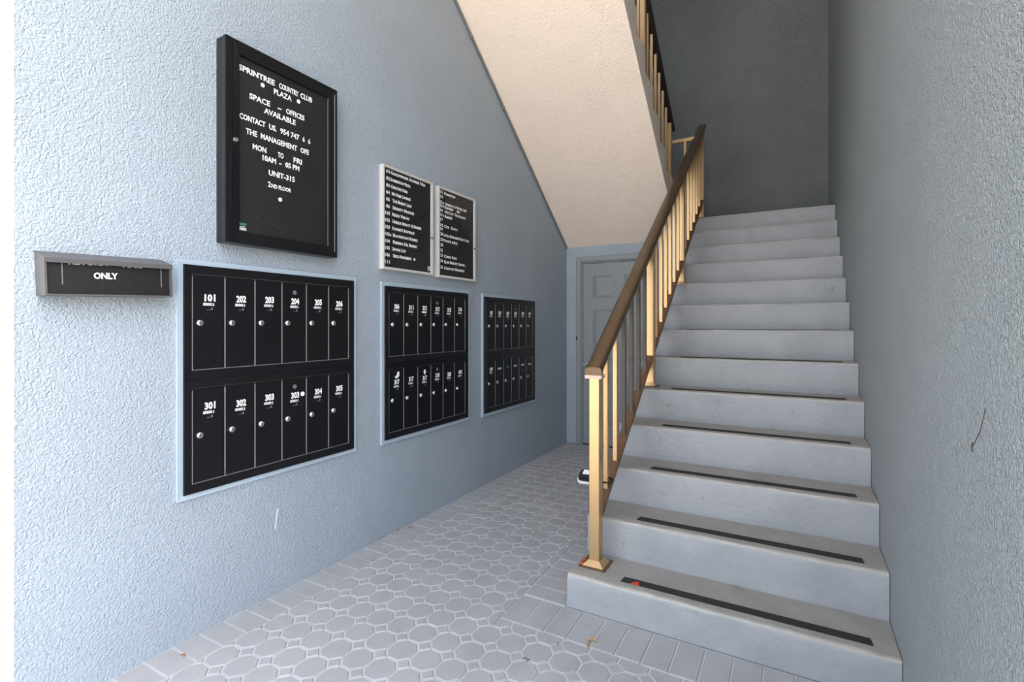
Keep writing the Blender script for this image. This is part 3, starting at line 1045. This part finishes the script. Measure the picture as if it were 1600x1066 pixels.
letters('lettering', 'RETURN', 0.748, 1.529, 0.112, 0.022, xt, M['strip'], drop, bold=0.02, shear=0.02)
letters('lettering', 'MAIL', 0.906, 1.529, 0.062, 0.022, xt, M['strip'], drop, bold=0.02, shear=0.02)
M['emboss2'] = make_mat('embossed_charcoal', (34, 33, 37), 0.45)
letters('lettering', 'MAIL', 0.838, 1.452, 0.104, 0.026, xt, M['emboss2'], drop, bold=0.0, shear=0.02)
drop.rotation_euler = (math.radians(1.8), 0, 0)

# ------------------------------------------------------------------ conduit under the upper flight
b = MB()
pts = []
for i in range(14):
    yv = YD - 0.012 - i * 0.24
    pts.append((XW + 0.0105, yv, soff(yv) - 0.014))
b.tube(pts, 0.0085, 8)
cond = empty('cable_conduit', (XW + 0.009, YD - 0.01, soff(YD) - 0.013))
tag(cond, 'thin grey conduit running up the wall along the cream sloping underside', 'conduit')
under(cond, b.build('pipe', M['conduit'], smooth=True))
for yv in (4.78, 4.28, 3.78, 3.28):
    b = MB().cham(XW + 0.001, XW + 0.020, yv - 0.012, yv + 0.012, soff(yv) - 0.034, soff(yv) - 0.0105, 0.002)
    under(cond, b.build('clip', M['conduit']))

# ------------------------------------------------------------------ key lock box on the railing
lk = empty('key_lock_box', (-0.93, 2.49, 0.49))
tag(lk, 'black and white key lock box hooked on the first baluster of the stair railing', 'lock box')
def rrect(x0, x1, y0, y1, r, n=5):
    out = []
    for cx, cy, a0 in ((x1 - r, y1 - r, 0), (x0 + r, y1 - r, 90), (x0 + r, y0 + r, 180), (x1 - r, y0 + r, 270)):
        for i in range(n + 1):
            a = math.radians(a0 + 90 * i / n)
            out.append((cx + r * math.cos(a), cy + r * math.sin(a)))
    return out
b = MB().prism(rrect(-0.062, 0.062, -0.040, 0.040, 0.022), 'z', -0.020, -0.006)
b.build('rim', M['white_plastic'], lk)
b = MB().prism(rrect(-0.057, 0.060, -0.036, 0.037, 0.020), 'z', -0.026, 0.006)
b.prism(rrect(-0.052, 0.056, -0.028, 0.034, 0.016), 'z', 0.006, 0.014)
b.build('body', M['black_plastic'], lk)
b = MB().box(-0.036, 0.050, -0.004, 0.030, 0.014, 0.0152)
b.build('paper_label', M['paper'], lk)
b = MB().box(-0.030, 0.050, -0.014, -0.006, 0.014, 0.0150)
b.build('navy_band', M['navy'], lk)
b = MB()
b.tube([(0.050 + 0.072 * math.sin(t), -0.024 * math.cos(t), -0.008) for t in [i * math.pi / 10 for i in range(11)]], 0.0055, 8)
b.build('shackle', M['black_plastic'], lk, smooth=True)
lk.location = (-0.927, 2.476, 0.528)
lk.rotation_euler = (math.radians(24), 0, math.radians(4))

# ------------------------------------------------------------------ marks and litter
def blob(name, mat, parent, pts, axis, a, b_):
    q = MB().prism(pts, axis, a, b_)
    o = q.build(name, mat)
    if parent is not None:
        o.parent = parent
    return o
sc = blob('paint_scrape', M['scrape'], wall_left, [(1.571, 0.318), (1.577, 0.312), (1.581, 0.350), (1.592, 0.408), (1.586, 0.414), (1.577, 0.370)], 'x', XW, XW + 0.001)
sc['label'] = 'small pale paint scrape'
b = MB()
b.tube([(XR - 0.0005, 1.316, 1.156), (XR - 0.0008, 1.345, 1.108), (XR - 0.0005, 1.392, 1.066)], 0.0007, 5)
b.tube([(XR - 0.0005, 1.396, 1.070), (XR - 0.0005, 1.404, 1.060), (XR - 0.0005, 1.398, 1.052)], 0.0020, 5)
o = b.build('scuff_mark', M['dirt'], wall_right)
o['label'] = 'dark scuff on the stucco'

def curl(x, y, r, ang, mat, label, grp, z=0.003, cat='leaf', name='dry_leaf'):
    b = MB()
    pts = []
    for i in range(7):
        t = -0.4 + i * 0.55
        pts.append((r * math.cos(t), r * math.sin(t) * 0.8, 0.25 * r * math.sin(i * 0.9)))
    b.tube(pts, r * 0.22, 5)
    o = b.build(name, mat)
    o.location = (x, y, z + r * 0.1)
    o.rotation_euler = (0.1, 0.1, ang)
    tag(o, label, cat, grp)
    return o
curl(-2.118, 1.093, 0.010, 0.3, M['leaf'], 'tiny curled red dry leaf on a wall-side border paver below the 301 mailboxes', 'dry leaf bits on the pavers')
curl(-2.165, 2.505, 0.010, 1.2, M['leaf'], 'tiny red-brown dry leaf on a border paver below the 306 mailboxes', 'dry leaf bits on the pavers')
curl(-2.208, 2.440, 0.008, 2.4, M['leaf'], 'tiny red-brown leaf crumb tight against the wall below the 306 mailboxes', 'dry leaf bits on the pavers')
curl(-0.728, 1.971, 0.020, 0.9, M['straw'], 'largest straw-coloured plant scrap on the border pavers before the bottom step', 'plant scraps before the bottom step')
curl(-0.727, 1.939, 0.012, 2.0, M['straw'], 'short straw scrap at the joint between border pavers and octagon pavers', 'plant scraps before the bottom step')
curl(-0.620, 2.140, 0.008, 0.2, M['straw'], 'tiny straw scrap tight against the riser of the bottom step', 'plant scraps before the bottom step')
curl(-0.923, 1.744, 0.007, 0.4, M['dirt'], 'tiny dark dirt crumb, one of two side by side on an octagon paver', 'dirt crumbs on the pavers', cat='debris', name='dirt_crumb')
curl(-0.905, 1.740, 0.007, 1.4, M['dirt'], 'tiny dark dirt crumb, one of two side by side on an octagon paver', 'dirt crumbs on the pavers', cat='debris', name='dirt_crumb')
curl(-0.847, 1.895, 0.005, 2.2, M['dirt'], 'lone tiny dark dirt crumb beside the straw scraps', 'dirt crumbs on the pavers', cat='debris', name='dirt_crumb')
